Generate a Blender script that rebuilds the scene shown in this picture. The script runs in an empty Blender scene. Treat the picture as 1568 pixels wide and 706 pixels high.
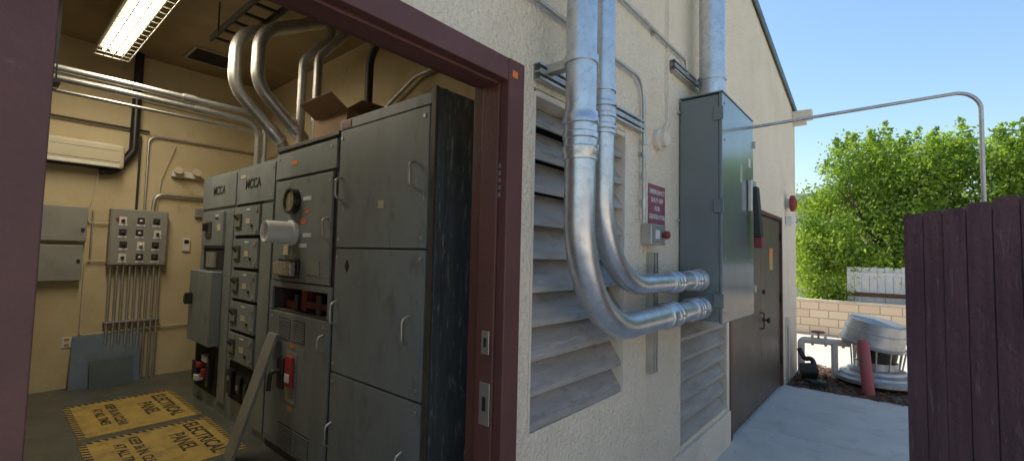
import bpy, bmesh, math, random
import numpy as np
from mathutils import Vector, Matrix
random.seed(7); rng=np.random.default_rng(5)
S=bpy.context.scene
COL=S.collection
# ------------------------------------------------------------------ materials
def mat(name,c1,c2=None,rough=.6,metal=0.,scale=3.,ramp=(.35,.7),bump=0.,bscale=60.,stretch=(1,1,1),c3=None,s3=25.,r3=(.6,.72),vor=0.,spec=.5,coat=0.,bdist=.02,st3=None,c4=None,s4=14.,r4=(.62,.66),st4=(1,1,1)):
    m=bpy.data.materials.new(name); m.use_nodes=True; nt=m.node_tree; N=nt.nodes; L=nt.links
    b=N['Principled BSDF']; b.inputs['Roughness'].default_value=rough; b.inputs['Metallic'].default_value=metal
    b.inputs['Specular IOR Level'].default_value=spec; b.inputs['Coat Weight'].default_value=coat; b.inputs['Coat Roughness'].default_value=.12
    if c2 is None: c2=tuple(x*.75 for x in c1)
    tc=N.new('ShaderNodeTexCoord'); mp=N.new('ShaderNodeMapping'); mp.inputs['Scale'].default_value=stretch
    L.new(tc.outputs['Object'],mp.inputs['Vector'])
    n=N.new('ShaderNodeTexNoise'); n.inputs['Scale'].default_value=scale; n.inputs['Detail'].default_value=8; n.inputs['Roughness'].default_value=.6
    L.new(mp.outputs[0],n.inputs['Vector'])
    r=N.new('ShaderNodeValToRGB'); r.color_ramp.elements[0].position=ramp[0]; r.color_ramp.elements[1].position=ramp[1]
    r.color_ramp.elements[0].color=(*c1,1); r.color_ramp.elements[1].color=(*c2,1)
    L.new(n.outputs['Fac'],r.inputs['Fac']); col=r.outputs['Color']
    for (cc,ss,rr,sst) in ((c3,s3,r3,st3),(c4,s4,r4,st4)):
        if cc is None: continue
        mp3=mp
        if sst: mp3=N.new('ShaderNodeMapping'); mp3.inputs['Scale'].default_value=sst; mp3.inputs['Location'].default_value=(3.1*ss,1.7,.4); L.new(tc.outputs['Object'],mp3.inputs['Vector'])
        n3=N.new('ShaderNodeTexNoise'); n3.inputs['Scale'].default_value=ss; n3.inputs['Detail'].default_value=6; n3.inputs['Roughness'].default_value=.7
        L.new(mp3.outputs[0],n3.inputs['Vector'])
        r2=N.new('ShaderNodeValToRGB'); r2.color_ramp.elements[0].position=rr[0]; r2.color_ramp.elements[1].position=rr[1]
        L.new(n3.outputs['Fac'],r2.inputs['Fac'])
        mx=N.new('ShaderNodeMixRGB'); L.new(r2.outputs['Color'],mx.inputs['Fac']); L.new(col,mx.inputs['Color1']); mx.inputs['Color2'].default_value=(*cc,1)
        col=mx.outputs['Color']
    m3=N.new('ShaderNodeMapRange'); m3.inputs['To Min'].default_value=max(0,rough-.08); m3.inputs['To Max'].default_value=min(1,rough+.12); L.new(n.outputs['Fac'],m3.inputs['Value']); L.new(m3.outputs[0],b.inputs['Roughness'])
    L.new(col,b.inputs['Base Color'])
    if bump>0:
        n2=N.new('ShaderNodeTexNoise'); n2.inputs['Scale'].default_value=bscale; n2.inputs['Detail'].default_value=5; L.new(tc.outputs['Object'],n2.inputs['Vector'])
        bp=N.new('ShaderNodeBump'); bp.inputs['Strength'].default_value=bump; bp.inputs['Distance'].default_value=bdist
        L.new(n2.outputs['Fac'],bp.inputs['Height']); L.new(bp.outputs[0],b.inputs['Normal'])
    return m
stucco=mat('stucco',(.89,.78,.62),(.80,.69,.53),.92,scale=1.1,bump=1.,bscale=42,c3=(.5,.40,.28),s3=60,r3=(.58,.76),spec=.2,bdist=.03,c4=(.66,.54,.40),s4=2.2,r4=(.58,.9),st4=(1,1.6,.5))
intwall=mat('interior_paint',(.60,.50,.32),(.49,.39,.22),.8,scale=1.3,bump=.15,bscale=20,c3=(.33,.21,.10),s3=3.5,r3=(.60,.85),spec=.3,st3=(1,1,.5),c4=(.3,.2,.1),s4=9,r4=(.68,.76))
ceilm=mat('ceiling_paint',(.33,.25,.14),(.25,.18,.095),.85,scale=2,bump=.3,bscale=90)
maroon=mat('maroon_paint',(.13,.048,.040),(.098,.037,.031),.5,scale=4,bump=.15,bscale=60,c3=(.20,.115,.10),s3=26,r3=(.63,.8),c4=(.35,.28,.25),s4=45,r4=(.74,.77))
fencem=mat('maroon_wood',(.17,.088,.10),(.10,.053,.064),.8,scale=3,bump=.8,bscale=24,stretch=(6,6,.6),c3=(.30,.19,.20),s3=6,r3=(.56,.75),bdist=.02)
galv=mat('galvanised_steel',(.70,.72,.74),(.55,.57,.60),.34,.92,scale=10,c3=(.42,.44,.46),s3=26,r3=(.50,.78))
galvd=mat('galvanised_dull',(.56,.55,.52),(.42,.41,.39),.42,.85,scale=8,c3=(.26,.22,.18),s3=20,r3=(.62,.8))
louv=mat('louvre_paint',(.40,.37,.34),(.29,.27,.25),.6,scale=4,stretch=(1,.6,5),bump=.15,bscale=35,c3=(.18,.14,.105),s3=6,r3=(.54,.8),st3=(1,1,4),c4=(.55,.50,.43),s4=5,r4=(.58,.8),st4=(1,.6,6))
dark=mat('dark_void',(.008,.008,.008),(.015,.014,.012),.9)
boxgrey=mat('enclosure_paint',(.15,.18,.185),(.125,.152,.157),.3,scale=2,coat=.7,bump=.03,bscale=3,c3=(.10,.12,.12),s3=12,r3=(.66,.9),c4=(.3,.32,.31),s4=30,r4=(.72,.76))
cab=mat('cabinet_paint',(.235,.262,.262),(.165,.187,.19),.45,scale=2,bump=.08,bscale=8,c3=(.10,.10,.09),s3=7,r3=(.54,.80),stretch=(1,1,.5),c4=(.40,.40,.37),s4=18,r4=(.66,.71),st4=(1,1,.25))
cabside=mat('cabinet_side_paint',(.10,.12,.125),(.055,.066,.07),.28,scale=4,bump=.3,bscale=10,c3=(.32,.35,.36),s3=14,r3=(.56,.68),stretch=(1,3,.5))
cabtrim=mat('cabinet_dark_trim',(.05,.045,.04),(.085,.075,.06),.5,scale=10)
black=mat('black_plastic',(.012,.012,.012),(.02,.02,.02),.4)
blackm=mat('black_steel',(.02,.018,.016),(.035,.03,.025),.5)
inkm=mat('worn_black_print',(.02,.018,.014),(.06,.05,.025),.6,scale=10,c3=(.30,.2,.05),s3=30,r3=(.58,.7))
red=mat('red_paint',(.42,.03,.03),(.3,.02,.02),.45)
redd=mat('weathered_red',(.26,.035,.03),(.2,.03,.03),.55)
redbar=mat('red_busbar',(.24,.02,.02),(.12,.015,.015),.5,scale=12)
white=mat('white_plastic',(.72,.69,.6),(.62,.58,.5),.5,scale=6)
whitep=mat('white_painted_metal',(.76,.77,.77),(.6,.61,.61),.45,scale=4,c3=(.4,.38,.35),s3=12,r3=(.62,.8))
fanm=mat('weathered_aluminium',(.50,.50,.50),(.36,.37,.38),.4,.6,scale=5,c3=(.24,.23,.21),s3=10,r3=(.56,.8))
cream=mat('cream_plastic',(.56,.5,.35),(.48,.41,.27),.5,scale=2)
orange=mat('orange_label',(.75,.2,.05),(.7,.18,.04),.5)
signred=mat('sign_maroon',(.27,.075,.10),(.22,.06,.085),.45,scale=4)
yellow=mat('yellow_mat',(.50,.34,.08),(.38,.26,.07),.6,scale=5,c3=(.15,.12,.07),s3=7,r3=(.50,.75))
cardb=mat('cardboard',(.36,.23,.13),(.3,.18,.1),.85,scale=4)
path=mat('path_concrete',(.66,.62,.55),(.55,.52,.46),.9,scale=1.6,bump=.35,bscale=120,c3=(.42,.39,.34),s3=5,r3=(.54,.8),spec=.2,bdist=.006,c4=(.36,.33,.28),s4=18,r4=(.66,.80))
groundm=mat('ground_concrete',(.70,.64,.55),(.6,.54,.46),.95,scale=.8,bump=.3,bscale=60,spec=.2,c3=(.45,.4,.33),s3=4,r3=(.6,.8))
dirt=mat('dirt',(.18,.13,.09),(.10,.07,.05),1,scale=9,bump=1,bscale=45,c3=(.36,.30,.22),s3=40,r3=(.5,.65),spec=.1)
litter=mat('leaf_litter',(.18,.085,.045),(.08,.045,.03),.9,scale=30)
floorm=mat('floor_paint',(.10,.105,.085),(.07,.075,.06),.38,scale=3,bump=.06,bscale=10,c3=(.20,.18,.14),s3=6,r3=(.50,.8))
brown=mat('brown_door_paint',(.11,.085,.062),(.085,.066,.048),.45,scale=2,bump=.04,bscale=10)
bluegrey=mat('bluegrey_plate',(.14,.19,.25),(.1,.135,.18),.5,scale=5,c3=(.25,.27,.28),s3=14,r3=(.6,.75))
panelgrey=mat('panel_grey',(.28,.275,.24),(.22,.215,.19),.5,scale=4,c3=(.17,.15,.11),s3=9,r3=(.58,.8))
barkm=mat('bark',(.12,.085,.055),(.07,.05,.035),.95,scale=12,bump=.8,bscale=30,stretch=(1,1,.3))
rooftrim=mat('roof_trim_metal',(.10,.13,.125),(.07,.09,.09),.5)
curbm=mat('painted_concrete_base',(.76,.68,.57),(.64,.56,.46),.9,scale=2,bump=.3,bscale=50,c3=(.4,.34,.26),s3=12,r3=(.6,.8))
whitefence=mat('white_fence_paint',(.62,.62,.62),(.5,.5,.5),.7,scale=6,stretch=(4,4,.5),c3=(.35,.33,.3),s3=12,r3=(.6,.8))
darkwood=mat('stained_wood',(.13,.07,.04),(.08,.045,.03),.8,scale=8)
shingle=mat('shingle_roof',(.22,.21,.2),(.14,.13,.13),.9,scale=20)
dial=mat('dial_face',(.24,.22,.13),(.15,.13,.08),.25,coat=.6)
glassm=mat('meter_glass',(.35,.33,.3),(.1,.1,.1),.1,coat=1,scale=30)
bw=bpy.data.materials.new('tan_block'); bw.use_nodes=True; nt=bw.node_tree; b=nt.nodes['Principled BSDF']; b.inputs['Roughness'].default_value=.9
tc=nt.nodes.new('ShaderNodeTexCoord'); sx=nt.nodes.new('ShaderNodeSeparateXYZ'); cx=nt.nodes.new('ShaderNodeCombineXYZ'); br=nt.nodes.new('ShaderNodeTexBrick')
nt.links.new(tc.outputs['Object'],sx.inputs[0]); nt.links.new(sx.outputs['X'],cx.inputs['X']); nt.links.new(sx.outputs['Z'],cx.inputs['Y']); nt.links.new(cx.outputs[0],br.inputs['Vector'])
br.inputs['Scale'].default_value=1; br.inputs['Brick Width'].default_value=.4; br.inputs['Row Height'].default_value=.2; br.inputs['Mortar Size'].default_value=.012
br.inputs['Color1'].default_value=(.80,.63,.44,1); br.inputs['Color2'].default_value=(.70,.53,.37,1); br.inputs['Mortar'].default_value=(.40,.32,.23,1)
nt.links.new(br.outputs['Color'],b.inputs['Base Color']); bp=nt.nodes.new('ShaderNodeBump'); bp.inputs['Strength'].default_value=.5; bp.invert=True
nt.links.new(br.outputs['Fac'],bp.inputs['Height']); nt.links.new(bp.outputs[0],b.inputs['Normal'])
lf=bpy.data.materials.new('leaf_green'); lf.use_nodes=True; nt=lf.node_tree; N=nt.nodes; L=nt.links; b=N['Principled BSDF']; out=N['Material Output']
b.inputs['Roughness'].default_value=.5
at=N.new('ShaderNodeAttribute'); at.attribute_name='tint'; r=N.new('ShaderNodeValToRGB')
r.color_ramp.elements[0].color=(.12,.20,.03,1); r.color_ramp.elements[1].color=(.42,.52,.09,1)
L.new(at.outputs['Fac'],r.inputs['Fac']); L.new(r.outputs[0],b.inputs['Base Color'])
tr=N.new('ShaderNodeBsdfTranslucent'); mm=N.new('ShaderNodeMixShader'); mm.inputs[0].default_value=.5
mc=N.new('ShaderNodeMixRGB'); mc.blend_type='MULTIPLY'; mc.inputs[0].default_value=1; mc.inputs['Color2'].default_value=(1.5,1.6,.7,1); L.new(r.outputs[0],mc.inputs['Color1']); L.new(mc.outputs[0],tr.inputs[0])
L.new(b.outputs[0],mm.inputs[1]); L.new(tr.outputs[0],mm.inputs[2]); L.new(mm.outputs[0],out.inputs['Surface'])
lampm=bpy.data.materials.new('tube_glow'); lampm.use_nodes=True; b=lampm.node_tree.nodes['Principled BSDF']; b.inputs['Emission Color'].default_value=(1,.88,.64,1); b.inputs['Emission Strength'].default_value=8
# ------------------------------------------------------------------ helpers
def E(name):
    o=bpy.data.objects.new(name,None); COL.objects.link(o); return o
def addm(name,me,m,par,bev=0,smooth=False):
    o=bpy.data.objects.new(name,me); COL.objects.link(o)
    if m: me.materials.append(m)
    if par: o.parent=par
    if smooth:
        for p in me.polygons: p.use_smooth=True
    if bev:
        md=o.modifiers.new('bev','BEVEL'); md.width=bev; md.segments=2; md.limit_method='ANGLE'
    return o
def boxes(name,lst,m,par=None,bev=0):
    V=[];F=[]
    for (x0,x1,y0,y1,z0,z1) in lst:
        k=len(V)
        V+=[(x0,y0,z0),(x1,y0,z0),(x1,y1,z0),(x0,y1,z0),(x0,y0,z1),(x1,y0,z1),(x1,y1,z1),(x0,y1,z1)]
        F+=[tuple(k+i for i in f) for f in [(0,3,2,1),(4,5,6,7),(0,1,5,4),(1,2,6,5),(2,3,7,6),(3,0,4,7)]]
    me=bpy.data.meshes.new(name); me.from_pydata(V,[],F); me.update()
    return addm(name,me,m,par,bev)
def box(name,x0,x1,y0,y1,z0,z1,m,par=None,bev=0): return boxes(name,[(x0,x1,y0,y1,z0,z1)],m,par,bev)
def hexa(name,pts,m,par=None,bev=0):
    me=bpy.data.meshes.new(name); me.from_pydata(pts,[],[(0,3,2,1),(4,5,6,7),(0,1,5,4),(1,2,6,5),(2,3,7,6),(3,0,4,7)]); me.update()
    return addm(name,me,m,par,bev)
def lathe(name,prof,p0,axis,m,par=None,seg=32,flat=False):
    a=Vector(axis).normalized(); q=Vector((0,0,1)).rotation_difference(a); V=[];F=[]
    for (r,h) in prof:
        for i in range(seg):
            t=2*math.pi*i/seg; V.append(tuple(Vector(p0)+q@Vector((r*math.cos(t),r*math.sin(t),h))))
    for j in range(len(prof)-1):
        for i in range(seg):
            F.append((j*seg+i,j*seg+(i+1)%seg,(j+1)*seg+(i+1)%seg,(j+1)*seg+i))
    F.append(tuple(range(seg))[::-1]); F.append(tuple((len(prof)-1)*seg+i for i in range(seg)))
    me=bpy.data.meshes.new(name); me.from_pydata(V,[],F); me.update()
    o=addm(name,me,m,par)
    for p in me.polygons: p.use_smooth=len(p.vertices)==4 and not flat
    try: me.set_sharp_from_angle(angle=math.radians(30))
    except Exception: pass
    return o
def cyl(name,p0,p1,r,m,par=None,seg=24):
    d=Vector(p1)-Vector(p0); return lathe(name,[(r,0),(r,d.length)],p0,d,m,par,seg)
def fillet(pts,R,n=8):
    P=[Vector(p) for p in pts]; out=[P[0]]
    for i in range(1,len(P)-1):
        a=(P[i-1]-P[i]); c=(P[i+1]-P[i]); la,lc=a.length,c.length; a.normalize(); c.normalize()
        ang=a.angle(c); rr=R[i-1] if isinstance(R,(list,tuple)) else R
        d=min(rr/math.tan(ang/2),la*.49 if i>1 else la*.95,lc*.49 if i<len(P)-2 else lc*.95) if ang<3.1 else 0
        if d<=0: out.append(P[i]); continue
        s,e=P[i]+a*d,P[i]+c*d; r2=d*math.tan(ang/2); cen=P[i]+(a+c).normalized()*(r2/math.sin(ang/2))
        va,vb=(s-cen),(e-cen); th=va.angle(vb)
        for k in range(n+1):
            t=k/n; out.append(cen+(va*math.sin((1-t)*th)+vb*math.sin(t*th))/math.sin(th))
    out.append(P[-1]); return out
def tube(name,pts,r,m,par=None,R=.08,n=8):
    cu=bpy.data.curves.new(name,'CURVE'); cu.dimensions='3D'; cu.bevel_depth=r; cu.bevel_resolution=10 if r>.03 else 4; cu.use_fill_caps=True
    P=fillet(pts,R,n); sp=cu.splines.new('POLY'); sp.points.add(len(P)-1)
    for i,p in enumerate(P): sp.points[i].co=(*p,1)
    sp.use_smooth=True
    o=bpy.data.objects.new(name,cu); COL.objects.link(o); cu.materials.append(m)
    if par: o.parent=par
    return o
def text(name,body,size,loc,xdir,ydir,m,par,space=1.,bold=.0,align='CENTER'):
    cu=bpy.data.curves.new(name,'FONT'); cu.body=body; cu.size=size; cu.align_x=align; cu.align_y='CENTER'; cu.extrude=.0006; cu.space_line=space; cu.offset=bold
    o=bpy.data.objects.new(name,cu); COL.objects.link(o); cu.materials.append(m)
    X=Vector(xdir).normalized(); Y=Vector(ydir).normalized(); Z=X.cross(Y)
    M=Matrix((X,Y,Z)).transposed().to_4x4(); M.translation=Vector(loc); o.matrix_world=M
    if par: o.parent=par
    return o
# ------------------------------------------------------------------ camera
yaw,p,rl,F=[math.radians(40.33),math.radians(3.11),math.radians(1.33),692.31]
s,c=math.sin(yaw),math.cos(yaw)
r0=Vector((c,s,0)); f=Vector((-s*math.cos(p),c*math.cos(p),math.sin(p))); u0=r0.cross(f)
Rv=r0*math.cos(rl)+u0*math.sin(rl); Uv=u0*math.cos(rl)-r0*math.sin(rl)
cd=bpy.data.cameras.new('camera'); cam=bpy.data.objects.new('camera',cd); COL.objects.link(cam)
M=Matrix((Rv,Uv,-f)).transposed().to_4x4(); M.translation=Vector((1.3,0,1.6)); cam.matrix_world=M
cd.sensor_width=36; cd.lens=36*F/1568; cd.clip_end=500; cd.clip_start=.02; S.camera=cam
# ------------------------------------------------------------------ light
S.view_settings.view_transform='Standard'; S.view_settings.look='None'; S.view_settings.exposure=0
el=math.radians(57); hx,hy=.93,-.367
w=bpy.data.worlds.new('World'); S.world=w; w.use_nodes=True; nt=w.node_tree; bg=nt.nodes['Background']
sk=nt.nodes.new('ShaderNodeTexSky'); sk.sky_type='NISHITA'; sk.sun_disc=False; sk.sun_elevation=el; sk.sun_rotation=math.atan2(-hx,-hy); sk.air_density=1.5; sk.dust_density=.7; sk.ozone_density=2.6
hsv=nt.nodes.new('ShaderNodeHueSaturation'); hsv.inputs['Saturation'].default_value=1.12; hsv.inputs['Value'].default_value=1.22
nt.links.new(sk.outputs[0],hsv.inputs['Color']); nt.links.new(hsv.outputs[0],bg.inputs[0]); bg.inputs[1].default_value=.15
sd=bpy.data.lights.new('sun','SUN'); sd.energy=5; sd.angle=math.radians(.5); sd.color=(1,.94,.84)
so=bpy.data.objects.new('sun',sd); COL.objects.link(so); so.rotation_euler=Vector((hx*math.cos(el),hy*math.cos(el),-math.sin(el))).to_track_quat('-Z','Y').to_euler()
# ------------------------------------------------------------------ ground
G=-.22
box('ground',-150,150,-150,250,G-.5,G,groundm)
pa=E('concrete_path')
slabs=[]
ys=[-5,-2.6,-.2,2.2,5.6,7.8]
for i in range(5):
    for (xa,xb) in [(0.004,1.95),(1.958,3.8)]: slabs.append((xa,xb,ys[i]+.006,ys[i+1]-.006,G-.03,G+.012))
boxes('slabs',slabs,path,pa,.004)
box('dirt',.03,4,7.8,9.6,G-.02,G+.006,dirt)
V=[];Fc=[]
for i in range(1900):
    x=abs(rng.normal(0,.75))+.05 if i%2 else rng.uniform(.05,2.2); y=rng.uniform(7.75,9.6); a=rng.uniform(0,6.3); l=rng.uniform(.015,.05); h=G+.01+rng.uniform(0,.03)
    dx,dy=l*math.cos(a),l*math.sin(a); k=len(V)
    V+=[(x-dx,y-dy,h),(x+dy*.4,y-dx*.4,h+rng.uniform(0,.02)),(x+dx,y+dy,h+rng.uniform(0,.02)),(x-dy*.4,y+dx*.4,h)]; Fc.append((k,k+1,k+2,k+3))
me=bpy.data.meshes.new('leaf_litter'); me.from_pydata(V,[],Fc); addm('leaf_litter',me,litter,None)
# ------------------------------------------------------------------ building
B=E('utility_building')
def top(y): return 4.82-.216*(y-6.03)
Y0,Y1=-5.,9.05
def wallseg(ya,yb,za,zb):
    t0=top(ya) if zb is None else zb; t1=top(yb) if zb is None else zb
    return [(-.25,ya,za),(0,ya,za),(0,yb,za),(-.25,yb,za),(-.25,ya,t0),(0,ya,t0),(0,yb,t1),(-.25,yb,t1)]
segs=[(Y0,-1.0,G,None),(-1.0,1.548,2.445,None),(1.548,1.67,G,None),(1.67,2.64,G,.78),(1.67,2.64,2.40,None),(2.64,3.58,G,None),(3.58,4.87,G,.15),(3.58,4.87,1.42,None),(4.87,4.97,G,None),(4.97,7.78,2.25,None),(7.78,Y1,G,None)]
V=[];Fc=[]
for sg in segs:
    k=len(V); V+=wallseg(*sg); Fc+=[tuple(k+i for i in q) for q in [(0,3,2,1),(4,5,6,7),(0,1,5,4),(1,2,6,5),(2,3,7,6),(3,0,4,7)]]
me=bpy.data.meshes.new('front_wall'); me.from_pydata(V,[],Fc); addm('front_wall',me,stucco,B)
W=-10.
hexa('far_end_wall',[(W,Y1-.25,G),(-.25,Y1-.25,G),(-.25,Y1,G),(W,Y1,G),(W,Y1-.25,top(Y1)),(-.25,Y1-.25,top(Y1)),(-.25,Y1,top(Y1)),(W,Y1,top(Y1))],stucco,B)
hexa('near_end_wall',[(W,Y0,G),(-.25,Y0,G),(-.25,Y0+.25,G),(W,Y0+.25,G),(W,Y0,top(Y0)),(-.25,Y0,top(Y0)),(-.25,Y0+.25,top(Y0)-.05),(W,Y0+.25,top(Y0)-.05)],stucco,B)
hexa('rear_wall',[(W-.25,Y0,G),(W,Y0,G),(W,Y1,G),(W-.25,Y1,G),(W-.25,Y0,top(Y0)),(W,Y0,top(Y0)),(W,Y1,top(Y1)),(W-.25,Y1,top(Y1))],stucco,B)
def sl(xa,xb,ya,yb,o0,o1): return [(xa,ya,top(ya)+o0),(xb,ya,top(ya)+o0),(xb,yb,top(yb)+o0),(xa,yb,top(yb)+o0),(xa,ya,top(ya)+o1),(xb,ya,top(ya)+o1),(xb,yb,top(yb)+o1),(xa,yb,top(yb)+o1)]
hexa('roof',sl(W-.3,.02,Y0-.05,Y1+.05,.004,.06),rooftrim,B)
hexa('roof_edge_trim',sl(.021,.04,Y0-.05,Y1+.06,-.05,.065),rooftrim,B)
def louvre(nm,ya,yb,za,zb,n):
    g=E(nm); g.parent=B; sp=(zb-za)/n; V=[];Fc=[]
    for i in range(n):
        z=za+i*sp
        prof=[(-.02,z+.004),(-.004,z+.004),(-.004,z+.032),(-.105,z+.175),(-.105,z+.165),(-.02,z+.022)]
        if i==n-1: prof=[(x_,min(z_,zb-.022)) for x_,z_ in prof]
        jit=random.uniform(-.008,.008)
        k=len(V)
        for yy,dz in ((ya+.013,0),(yb-.036,jit if i<n-1 else 0)): V+=[(x,yy,zz+dz) for x,zz in prof]
        for j in range(6): Fc.append((k+j,k+(j+1)%6,k+6+(j+1)%6,k+6+j))
        Fc+= [tuple(k+j for j in range(6))[::-1],tuple(k+6+j for j in range(6))]
    me=bpy.data.meshes.new('slats'); me.from_pydata(V,[],Fc); addm('slats',me,louv,g,.002)
    boxes('louvre_frame',[(-.2,.006,ya-.003,ya+.012,za,zb),(-.2,.012,yb-.035,yb+.012,za-.02,zb+.02),(-.2,.008,ya+.012,yb-.035,zb-.02,zb+.01)],curbm,g,.002)
    box('louvre_back',-.23,-.21,ya,yb,za,zb,dark,g)
louvre('wall_louvre',1.67,2.64,.78,2.38,10); louvre('wall_louvre_small',3.58,4.87,.15,1.42,8)
box('base_plinth',.001,.025,3.45,4.93,G,.11,curbm,B,.004)
fr=E('door_frame'); fr.parent=B
box('casing_right',-.02,.03,1.455,1.56,G,2.46,maroon,fr,.004)
box('casing_head',-.02,.028,-1.02,1.453,2.36,2.458,maroon,fr,.004)
box('lining_right',-.12,-.021,1.445,1.546,G,2.44,maroon,fr,.004)
box('lining_head',-.12,-.021,-1.0,1.444,2.35,2.44,maroon,fr,.004)
box('stop_right',-.245,-.121,1.515,1.5465,G,2.44,maroon,fr,.004)
box('stop_head',-.245,-.121,-1.0,1.514,2.405,2.441,maroon,fr,.004)
boxes('strike_plates',[(-.085,-.04,1.441,1.4445,1.17,1.27),(-.09,-.03,1.441,1.4445,.87,1.05)],galvd,fr,.002)
boxes('strike_holes',[(-.07,-.055,1.439,1.4405,1.2,1.24),(-.07,-.05,1.439,1.4405,.93,.99)],black,fr)
boxes('weather_clips',[(-.018,-.006,1.452,1.4545,1.85+i*.032,1.87+i*.032) for i in range(5)],galvd,fr)
box('frame_label',.0305,.032,1.475,1.51,2.38,2.41,orange,fr)
dl=E('closed_door_leaf'); dl.parent=B
box('leaf',-.05,.002,-1.0,.08,G+.03,2.345,maroon,dl,.003)
box('threshold',-.25,.0,-1.0,1.44,G,-.002,curbm,B,.004)
dd=E('double_door'); dd.parent=B
box('leaf_1',-.06,-.02,5.05,6.50,G+.02,2.19,brown,dd,.004)
box('leaf_2',-.06,-.02,6.51,7.72,G+.02,2.19,brown,dd,.004)
boxes('frame',[(-.2,.012,4.972,5.045,G,2.2),(-.2,.012,7.725,7.778,G,2.2),(-.2,.012,4.972,7.778,2.202,2.248)],maroon,dd,.003)
box('door_back',-.24,-.21,4.98,7.77,G,2.25,dark,dd)
for z in (.1,1.0,1.9): cyl('hinge',(.002,7.715,z),(.002,7.715,z+.12),.014,black,dd,12)
lathe('door_knob',[(.03,0),(.03,.01),(.012,.015),(.012,.04),(.032,.05),(.035,.07),(.02,.085)],(-.02,6.62,.84),(1,0,0),black,dd,20)
lathe('dead_bolt',[(.03,0),(.03,.02),(.015,.03)],(-.02,6.62,1.2),(1,0,0),black,dd,20)
tube('pull_handle',[(-.02,6.42,.75),(.03,6.42,.75),(.03,6.42,.95),(-.02,6.42,.95)],.008,black,dd,R=.02)
box('door_warning_label',-.019,-.016,7.0,7.22,1.48,1.78,yellow,dd)
box('door_label_plate',-.0155,-.0145,7.03,7.19,1.66,1.76,orange,dd)
R=E('electrical_room'); R.parent=B
XB=-5.8; YR=2.7; YL=-2.6; ZC=3.95
box('floor',XB,-.252,YL,YR,-.1,0,floorm,R)
box('back_wall',XB-.1,XB,YL,YR,0,ZC,intwall,R)
box('side_wall',XB,-.252,YR,YR+.1,0,ZC,intwall,R)
box('other_side_wall',XB,-.252,YL-.1,YL,0,ZC,intwall,R)
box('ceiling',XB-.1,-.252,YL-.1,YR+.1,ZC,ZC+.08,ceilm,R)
boxes('inner_front_wall',[(-.262,-.2515,YL,-1.02,0,ZC),(-.262,-.2515,-1.02,1.548,2.445,ZC),(-.262,-.2515,1.548,YR,0,ZC)],intwall,R)
cg=E('ceiling_vent_grille'); cg.parent=R
boxes('frame',[(-5.35,-4.87,1.5,1.53,3.93,3.948),(-5.35,-4.87,1.95,1.98,3.93,3.948),(-5.35,-5.32,1.531,1.949,3.93,3.948),(-4.9,-4.87,1.531,1.949,3.93,3.948)],galvd,cg)
boxes('blades',[(-5.31+i*.05,-5.29+i*.05,1.531,1.949,3.932,3.946) for i in range(8)],blackm,cg)
fl=E('fluorescent_light_fixture')
box('housing',-5.0,-2.5,.68,.92,3.66,3.72,white,fl,.01)
for yy in (.74,.80,.86): cyl('tube',(-4.96,yy,3.635),(-2.54,yy,3.635),.017,lampm,fl,12)
boxes('wire_guard',[(-5+i*.13,-4.992+i*.13,.66,.94,3.585,3.593) for i in range(20)]+[(-5,-2.5,yy,yy+.007,3.577,3.584) for yy in (.66,.73,.8,.87,.934)],galvd,fl)
for xx in (-4.7,-2.8): cyl('hanger',(xx,.8,3.72),(xx,.8,ZC),.008,blackm,fl,8)
ld=bpy.data.lights.new('tube_light','AREA'); ld.shape='RECTANGLE'; ld.size=2.4; ld.size_y=.2; ld.energy=42; ld.color=(1,.90,.71)
lo=bpy.data.objects.new('tube_light',ld); COL.objects.link(lo); lo.location=(-3.75,.8,3.56); lo.parent=fl
# ------------------------------------------------------------------ exterior wall equipment
def conduit(nm,pts,r,R,collars=(),m=galv):
    g=E(nm); tube('pipe',pts,r,m,g,R=R,n=28)
    for (a,b) in collars:
        d=Vector(b)-Vector(a); l=d.length; k=r
        prof=[(k+.002,0),(k+.008,.002),(k+.008,.02*l/.2),(k+.013,.028*l/.2),(k+.013,.05*l/.2),(k+.006,.056*l/.2),(k+.006,.085*l/.2),(k+.011,.09*l/.2),(k+.011,.11*l/.2),(k+.006,.116*l/.2),(k+.006,.145*l/.2),(k+.013,.15*l/.2),(k+.013,.172*l/.2),(k+.008,.18*l/.2),(k+.008,.198*l/.2),(k+.002,l)]
        lathe('coupling',prof,a,d,m,g,56)
        for sgn in (.25,.75):
            q=Vector(a)+d*sgn; cyl('set_screw',q+Vector((k,-.0,0)),q+Vector((k+.022,0,0)),.007,galvd,g,8)
    return g
conduit('large_conduit',[(.22,1.735,6.2),(.22,1.735,1.24),(.17,3.56,1.24)],.07,.54,[((.22,1.735,2.03),(.22,1.735,2.25)),((.191,2.78,1.24),(.185,3.0,1.24)),((.178,3.28,1.24),(.173,3.45,1.24))])
conduit('large_conduit',[(.15,2.06,6.2),(.15,2.06,1.445),(.16,3.56,1.445)],.061,.48,[((.15,2.06,2.23),(.15,2.06,2.42)),((.156,2.93,1.445),(.157,3.12,1.445)),((.158,3.32,1.445),(.159,3.46,1.445))])
conduit('large_conduit',[(.17,3.84,5.9),(.17,3.84,2.80)],.1,.1,[])
st=E('strut_channel')
def strut(ya,yb,z,g,x0=.0):
    boxes('channel',[(x0+.002,x0+.006,ya,yb,z-.02,z+.02),(x0+.006,x0+.045,ya,yb,z-.02,z-.017),(x0+.006,x0+.045,ya,yb,z+.017,z+.02),(x0+.041,x0+.045,ya,yb,z-.017,z-.008),(x0+.041,x0+.045,ya,yb,z+.008,z+.017)],galvd,g)
strut(1.66,2.82,2.49,st); strut(1.66,2.82,2.449,st,.0)
st2=E('strut_channel'); strut(3.35,4.2,3.1,st2); strut(3.35,4.2,3.055,st2)
st3=E('strut_channel')
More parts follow.
